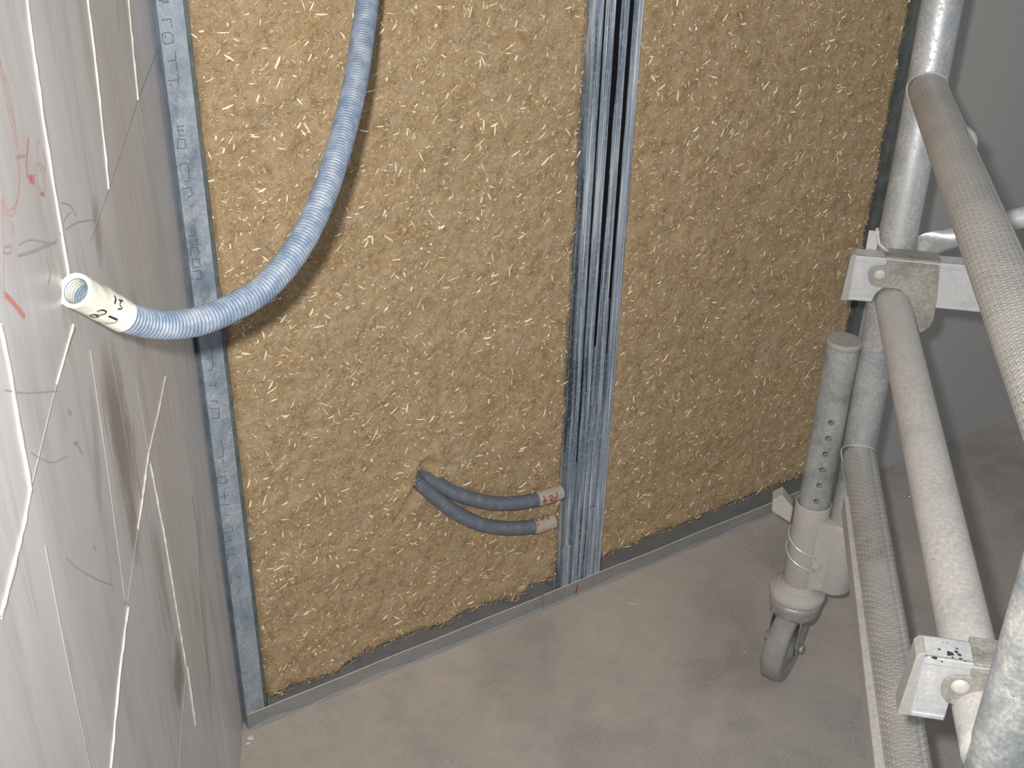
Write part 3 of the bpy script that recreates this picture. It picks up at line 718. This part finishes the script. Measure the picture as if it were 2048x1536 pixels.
r3 = rung(ZR[0], .0245, True, ((R_(62), .07),), True, .030)
r2 = rung(ZR[1], .0232, False, (), False, .022, -.016)
r1 = rung(ZR[2], .0240, True, ((R_(48), .07),), False, .004, 0, .905)
# spring latch on the top rung
b = MB(); y0 = -.235
lx = .004*(-y0/DN); vs = []; nn = 14
for k_, (dy_, amp) in enumerate(((.016, 0), (.010, .0035), (.004, .0062), (-.004, .0068), (-.009, .0045), (-.014, 0))):
    for q in range(nn+1):
        th_ = R_(-45) + R_(95)*q/nn; rr_ = .0236 + amp*math.sin(math.pi*q/nn)**.6
        vs.append((lx+rr_*math.cos(th_), y0+dy_, ZR[2]+rr_*math.sin(th_)))
b.add(vs, [(k_*(nn+1)+q, k_*(nn+1)+q+1, (k_+1)*(nn+1)+q+1, (k_+1)*(nn+1)+q) for k_ in range(5) for q in range(nn)], 0, True)
o = b.build('latch_lug', M['tube_dust'], parent=r1)

# adjustable leg with caster
LX = -.0520
ML2 = MS0 @ Matrix.Translation((LX, 0, 0))
leg = root('caster_leg', ML2, 'galvanised adjustable leg with holes, capped top and swivel caster on the floor', 'caster leg')
b = MB(); rO, rI = .0240, .0205; zt, zb = .628, .215; n = 64
b.tube([(0,0,zb), (0,0,zt)], rO, n, False, False); b.tube([(0,0,zb), (0,0,zt)], rI, n, False, False)
b.add([( (rO if k else rI)*math.cos(2*math.pi*j/n), (rO if k else rI)*math.sin(2*math.pi*j/n), z) for z in (zb, zt) for k in (0,1) for j in range(n)],
      [(q*2*n+j, q*2*n+(j+1)%n, q*2*n+n+(j+1)%n, q*2*n+n+j) for q in (0,1) for j in range(n)])
lt_o = b.build('leg_tube', M['leg'], parent=leg, fix=False)
bm = bmesh.new(); bm.from_mesh(lt_o.data); bmesh.ops.remove_doubles(bm, verts=bm.verts, dist=1e-5); bmesh.ops.recalc_face_normals(bm, faces=bm.faces); bm.to_mesh(lt_o.data); bm.free()
# drill the row of holes: the drill axis faces the front of the leg
hz = [(1655,846),(1649.5,877),(1643,908.5),(1637,940),(1630,972),(1623,1003)]
cut = MB()
ax_w = CAM - (MS0 @ Vector((LX,0,.4))); ax_l = (ML2.to_3x3().inverted() @ Vector((ax_w.x, ax_w.y, 0))).normalized()
ha = math.atan2(ax_l.y, ax_l.x) + R_(9)
for i in range(7):
    lo, hi = 0, 1.0; pyt = 846+31.4*i
    for _ in range(40):
        mm = (lo+hi)/2
        P = ML2 @ Vector((rO*math.cos(ha), rO*math.sin(ha), mm))
        if proj(P)[1] > pyt: lo = mm
        else: hi = mm
    d = Vector((math.cos(ha), math.sin(ha), 0))
    cut.tube([d*.010+Vector((0,0,lo)), d*.035+Vector((0,0,lo))], 0.0046, 20)
co = cut.build('drill_tool', M['leg'], parent=leg)
md = lt_o.modifiers.new('holes', 'BOOLEAN'); md.operation = 'DIFFERENCE'; md.object = co; md.solver = 'EXACT'
bpy.context.view_layer.update(); dg = bpy.context.evaluated_depsgraph_get()
nm = bpy.data.meshes.new_from_object(lt_o.evaluated_get(dg)); lt_o.modifiers.clear(); lt_o.data = nm
nm.polygons.foreach_set('use_smooth', [True]*len(nm.polygons)); nl = []
for p_ in nm.polygons:
    c_3 = p_.center; rad_ = Vector((c_3.x, c_3.y, 0)).normalized(); onto = p_.normal.dot(rad_)
    for vi in p_.vertices:
        v_ = nm.vertices[vi].co; q_ = Vector((v_.x, v_.y, 0)).normalized()
        nl.append(q_ if onto > .9 else (-q_ if onto < -.9 else p_.normal.copy()))
nm.normals_split_custom_set(nl)
bpy.data.objects.remove(co)
b = MB(); b.tube([(0,0,zt-.012), (0,0,zt-.004), (0,0,zt-.003), (0,0,zt+.004), (0,0,zt+.006)], [.0235, .0238, .0256, .0256, .0235], 48)
b.build('end_cap', M['cap'], parent=leg)
# bracket: two sleeves joined by a waist
b = MB()
b.loft((0,0,0), (0,0,1), [(.185,.0270), (.300,.0272), (.343,.0280), (.3455,.0276), (.346,.0264), (.3445,.0250), (.29,.0247)], 56, 0, True)
hd = .0292
b.tube([(-LX,0,.188), (-LX,0,.192), (-LX,0,.318), (-LX,0,.321)], [.0285, .0300, .0300, .0270], 48)
b.box(.006, -LX-.008, -.0245, .0245, .19, .322)
bk = b.build('leg_bracket', M['bracket'], parent=leg, bevel=.002)
# side handle plate of the bracket
b = MB(); poly = [(-.030,.300), (-.062,.318), (-.064,.340), (-.050,.352), (-.030,.330)]
b.prism(poly, -.004, .022, lambda a, c, h: (a, h, c)); b.build('release_lever', M['bracket'], parent=leg, bevel=.002)
# spring clip
cl = []
for q in range(34):
    a = -R_(205)+R_(150)*q/33; cl.append((.0298*math.cos(a), .0298*math.sin(a), .286-.030*q/33))
cl += [(cl[-1][0]+.002, cl[-1][1]-.004, .246), (cl[-1][0]+.001, cl[-1][1]-.005, .236)]
for q in range(34):
    a = -R_(55)-R_(150)*q/33; cl.append((.0298*math.cos(a), .0298*math.sin(a), .228+.030*q/33))
b = MB(); b.tube(cl, .0016, 10); b.build('spring_clip', M['chrome'], parent=leg)
b = MB(); c0 = cl[34]; b.tube([(c0[0]-.003, c0[1]+.010, .240), (c0[0], c0[1]-.002, .240), (c0[0], c0[1]-.003, .240)], [.0062, .0062, .0045], 20)
b.build('clip_pin', M['bracket'], parent=leg)
# caster
hd_az = R_(212); hdv = MS0.to_3x3().inverted() @ Vector((math.sin(hd_az), math.cos(hd_az), 0)); sd = Vector((-hdv.y, hdv.x, 0))
b = MB(); b.tube([(0,0,.156), (0,0,.160), (0,0,.164), (0,0,.170), (0,0,.1735), (0,0,.1745), (0,0,.1765), (0,0,.178), (0,0,.1785), (0,0,.190)], [.0420, .0452, .0462, .0452, .0425, .0370, .0362, .0335, .0285, .0268], 56)
cst = b.build('swivel_head', M['bracket'], parent=leg)
wc = hdv*.020; WZ = .0665
MW = Matrix(((hdv.x, sd.x, 0, wc.x), (hdv.y, sd.y, 0, wc.y), (0, 0, 1, WZ), (0, 0, 0, 1)))
b = MB(); prof = [(-.0185,.053), (-.0180,.0605), (-.0150,.0650), (-.006,.0662), (0,.0665), (.006,.0662), (.0150,.0650), (.0180,.0605), (.0185,.053), (.016,.044), (.017,.022), (.021,.018), (.021,.008)]
prof = [(-.021,.008), (-.021,.018), (-.017,.022), (-.016,.044)] + prof
vs = [MW @ Vector((r_*math.cos(2*math.pi*j/56), y_, r_*math.sin(2*math.pi*j/56))) for y_, r_ in prof for j in range(56)]; m_ = len(prof)
b.add(vs, [(i*56+j, i*56+(j+1)%56, (i+1)*56+(j+1)%56, (i+1)*56+j) for i in range(m_-1) for j in range(56)] + [list(range(56)), [(m_-1)*56+j for j in range(56)][::-1]], 0, True)
wh = b.build('wheel', M['wheel'], parent=leg)
b = MB()
for s_ in (-1, 1):     # tapering fork cheeks
    poly = [(-.056, .070), (.014, .070), (.018, .012), (.010, -.014), (-.010, -.016), (-.024, .010)]
    b.prism([(x_, z_) for x_, z_ in poly], s_*.0235, s_*.0262, lambda a, c, h: MW @ Vector((a, h, c)))
top = []
b.build('fork', M['caster'], parent=leg, bevel=.001)
b = MB(); b.tube([MW @ Vector((0, -.031, 0)), MW @ Vector((0, .031, 0))], .0045, 16)
for s_ in (-1, 1): b.tube([MW @ Vector((0, s_*.0262, 0)), MW @ Vector((0, s_*.033, 0))], .0085, 6)
b.build('axle_bolt', M['caster'], parent=leg)
b = MB(); b.tube([(0,0,.122), (0,0,.134), (0,0,.146), (0,0,.157)], [.0385, .0410, .0425, .0428], 56); b.build('fork_crown', M['caster'], parent=leg)

# platform rails hooked on the middle rung
RH, RT = .066, .025
def rail(yf, zb_, xl_, label, lug, plate, rivet, top_x, group):
    rx0 = (0 if yf > -.3 else .021); rz0 = ZR[1] - (0 if yf > -.3 else .015)
    """yf = camera-side face; profile box with lipped edges; claw bracket hooked over the rung"""
    x1 = 1.6
    Mr = MS @ Matrix.Translation((xl_, yf, zb_)); rr = root('platform_rail', Mr, label, 'rail', group)
    L_ = x1-xl_; b = MB()
    xs0, xs1 = -xl_-.0285, -xl_+.0285     # notch cleared round the rung at x=0
    hz_ = rz0-zb_
    # camera-side skin with arched notch
    arc = [(-xl_+rx0+.0262*math.cos(a), hz_+.0262*math.sin(a)) for a in [math.pi*k/14 for k in range(15)]]
    zc = max(0.0, hz_)
    poly = [(0,0)] + [(-xl_+rx0-.0262, 0)] + ([(x_, z_) for x_, z_ in arc[::-1] if z_ > 0]) + [(-xl_+rx0+.0262, 0), (L_, 0), (L_, RH), (0, RH)]
    b.prism(poly, 0, .0022, lambda a, c, h: (a, h, c)); b.prism(poly, RT-.0022, RT, lambda a, c, h: (a, h, c))
    b.box(0, L_, 0, RT, RH-.0022, RH)
    b.box(0, -xl_+rx0-.0262, 0, RT, 0, .0022); b.box(-xl_+rx0+.0262, L_, 0, RT, 0, .0022)
    b.box(0, L_, -.0014, .001, RH-.008, RH-.0005); b.box(0, -xl_+rx0-.027, -.0014, .001, 0, .0045); b.box(-xl_+rx0+.027, L_, -.0014, .001, 0, .0045)
    b.build('rail_profile', M['alu'], parent=rr, bevel=.0009)
    b = MB(); b.prism([(-.010,-.003), (.004,-.002), (.004,RH-.001), (-.002,RH+.001), (-.006,RH-.004)], .001, RT-.001, lambda a, c, h: (a, h, c))
    b.build('end_plug', M['cap'], parent=rr, bevel=.001)
    def loc_(p): q = sw(p[0], p[1], yf-.003); return (q[0]-xl_, q[1]-zb_)
    b = MB(); b.prism([loc_(p) for p in plate], -.0046, -.0016, lambda a, c, h: (a, h, c))
    xa, xb = top_x
    b.box(xa, xb, -.0046, RT+.003, RH+.0002, RH+.0030)
    b.box(xa, xb, RT+.0005, RT+.003, RH-.040, RH+.002)
    cb = b.build('claw_bracket', M['claw'], parent=rr, bevel=.0007)
    q = loc_(rivet); b = MB()
    b.tube([(q[0], -.0046, q[1]), (q[0], -.0062, q[1]), (q[0], -.0078, q[1]), (q[0], -.0086, q[1])], [.0078, .0076, .0056, .002], 28)
    b.build('rivet', M['tube_dust'], parent=cb)
    return rr, cb, loc_
plate1 = [(1774,521),(1879,531),(1877,560),(1873,600),(1867,640),(1860,652),(1848,661),(1832,668),(1826,655),(1822,620),(1820,602),(1812,588),(1800,579),(1785,576),(1752,573),(1743,569),(1737,560),(1736,548),(1740,538),(1750,532),(1772,531)]
YF1 = -.056
q0 = sw(1697, 599, YF1); q1 = sw(1710, 517, YF1)
r_1, cb1, l1 = rail(YF1, q0[1], (q0[0]+q1[0])/2, 'aluminium box rail with green-stained claw, hooked on the middle rung beside the far upright', None, plate1, (1759,548), (l1x := (sw(1770,520,YF1)[0]-(q0[0]+q1[0])/2), sw(1879,533,YF1)[0]-(q0[0]+q1[0])/2), 'rails hooked on the middle rung')
b = MB()
b.tube([(l1x-.014, RT+.004, RH+.030), (l1x-.012, RT+.002, RH+.022), (l1x-.008, RT-.004, RH+.010), (l1x+.004, RT-.010, RH+.003)], .0022, 10)
b.box(l1x-.024, l1x-.010, RT+.001, RT+.004, RH-.004, RH+.026)
b.build('hook_tongue', M['tube_dust'], parent=cb1)
YF2 = -.80
q0 = sw(1820, 1429, YF2); q1 = sw(1844, 1336, YF2)
xl2 = (q0[0]+q1[0])/2
plate2 = [(1942,1338),(2070,1352),(2062,1400),(2040,1480),(2005,1480),(1995,1430),(1975,1412),(1950,1410),(1908,1408),(1892,1402),(1883,1390),(1882,1372),(1890,1358),(1908,1351),(1941,1352)]
r_2, cb2, l2 = rail(YF2, q0[1], xl2, 'bright aluminium rail end with dark chips and a rivet, behind the near upright', None, plate2, (1920,1370), (sw(1942,1340,YF2)[0]-xl2, sw(2075,1352,YF2)[0]-xl2), 'rails hooked on the middle rung')
# chipped paint spots on the near rail
b = MB()
for px, py, r_ in ((1901,1307,.0030),(1868,1314,.0020),(1879,1298,.0012),(1912,1303,.0014),(1919,1309,.0016),(1921,1317,.0013),(1906,1314,.0010),(1853,1311,.0008),(1930,1322,.0008),(1884,1322,.0009),(1914,1297,.0010)):
    P = MSi @ hit_plane(px, py, MS @ Vector((0, 0, q0[1]+RH+.0004)), Vector((0,0,1)))
    n = 9; vs = []
    for k in range(n):
        rr_ = r_*random.uniform(.6, 1.25); vs.append((P.x-xl2+rr_*1.2*math.cos(2*math.pi*k/n), P.y-YF2+rr_*math.sin(2*math.pi*k/n), RH+.0003))
    b.add(vs, [list(range(n))])
o = b.build('chipped_spot', M['ink'], parent=r_2.children[0] if r_2.children else r_2, fix=False); o['kind'] = 'stuff'; o['label'] = 'small dark chips in the top face'

# diagonal brace
a_ = MSi @ at(1829, 497, 1.60); b_ = MSi @ at(2300, 362, 1.52)
dv = (b_-a_).normalized(); 
Mb = MS @ Matrix.Translation(a_); br = root('diagonal_brace', Mb, 'shiny aluminium brace tube with flattened end, rising right from the far upright', 'brace')
b = MB(); pts = []; n = 36; vs = []
U = Vector((0,0,1)); U = (U-dv*U.dot(dv)).normalized(); V = dv.cross(U)
secs = [(0,.0015,.016),(.018,.0020,.0185),(.028,.0045,.0180),(.040,.0110,.0155),(.055,.0145,.0148),(.07,.0145,.0145),((b_-a_).length+.7,.0145,.0145)]
for d_, ra, rb in secs:
    for j in range(n):
        t_ = 2*math.pi*j/n; vs.append(dv*d_ + V*(ra*math.cos(t_)) + U*(rb*math.sin(t_)))
b.add(vs, [(i*n+j, i*n+(j+1)%n, (i+1)*n+(j+1)%n, (i+1)*n+j) for i in range(len(secs)-1) for j in range(n)] + [list(range(n))[::-1], [(len(secs)-1)*n+j for j in range(n)]], 0, True)
b.build('brace_tube', M['chrome'], parent=br)
b = MB(); b.tube([dv*.012-V*.004, dv*.012+V*.004], .0075, 6); b.build('brace_bolt', M['tube_dust'], parent=br)

# ---------------------------------------------------------------- debris on the floor
M['crumb'] = m_plain('white_plaster_crumb', (.62,.57,.52), .9); M['screw'] = m_plain('bright_screw_head', (.75,.75,.74), .25, .8)
def fpt(px, py): return hit_plane(px, py, Vector((0,0,0)), Vector((0,0,1)))
def crumb(px, py, r, label, flat=.5):
    P = fpt(px, py); bm = bmesh.new(); bmesh.ops.create_icosphere(bm, subdivisions=2, radius=r)
    for v_ in bm.verts: v_.co *= 1+.45*noise.noise(v_.co*(2.0/r)+Vector((px, py, 0))); v_.co.z *= flat
    zmin = min(v_.co.z for v_ in bm.verts)
    for v_ in bm.verts: v_.co.z -= zmin
    me = bpy.data.meshes.new('plaster_crumb'); bm.to_mesh(me); bm.free(); me.materials.append(M['crumb'])
    o = bpy.data.objects.new('plaster_crumb', me); COL.objects.link(o); o.location = P; tag(o, label, 'crumb')
crumb(501, 1478, .0055, 'whitish plaster crumb on the floor in front of the left corner')
crumb(497, 1488, .0035, 'tiny whitish plaster flake just below the bigger crumb')
crumb(1893, 880, .0070, 'pale crumb on the floor against the grey wall')
for px, py, lab in ((1773, 1049, 'small shiny screw head on the floor, nearer the camera, right of the treaded rungs'), (1818, 993, 'small shiny screw head on the floor, farther one, towards the grey wall')):
    P = fpt(px, py); b = MB(); b.tube([(0,0,0), (0,0,.0012), (0,0,.0022), (0,0,.0026)], [.0034, .0034, .0022, .0008], 16)
    o = b.build('screw', M['screw'], M=Matrix.Translation(P)); tag(o, lab, 'screw')
P = fpt(1262, 1209); b = MB(); b.tube([(-.009,0,.001), (-.003,.001,.0014), (.004,.0005,.0014), (.010,-.001,.001)], [.0007,.0010,.0010,.0006], 8)
o = b.build('straw_bit', M['joint'], M=Matrix.Translation(P) @ Matrix.Rotation(R_(-5), 4, 'Z')); tag(o, 'pale bit of straw lying on the floor below the middle bundle', 'straw')
# scattered dust grains and straw crumbs along the track
gr = []; Q = []; Cc = []
for k in range(900):
    s = random.uniform(0, 1.25); y = -.004-abs(random.gauss(0, .05 if k % 3 else .2)); L_ = random.uniform(.001, .0035 if k % 9 else .009); w_ = random.uniform(.0004, .0010); a = random.uniform(0, 6.28)
    n = len(gr); dx, dy = math.cos(a)*L_/2, math.sin(a)*L_/2; nx, ny = -math.sin(a)*w_/2, math.cos(a)*w_/2
    for zz in (.0002, .0009): gr += [(s-dx-nx, y-dy-ny, zz), (s+dx-nx, y+dy-ny, zz), (s+dx+nx, y+dy+ny, zz), (s-dx+nx, y-dy+ny, zz)]
    Q += [(n+4,n+5,n+6,n+7), (n,n+1,n+5,n+4), (n+1,n+2,n+6,n+5), (n+2,n+3,n+7,n+6), (n+3,n,n+4,n+7)]
    c = random.uniform(.8, 1.1); Cc += [(.56*c, .46*c, .34*c, 1)]*8
o = fast_mesh('straw_dust', gr, Q, M['straw'], Cc, None, MP); tag(o, 'fine straw crumbs strewn on the floor along the steel track', 'dust', kind='stuff')
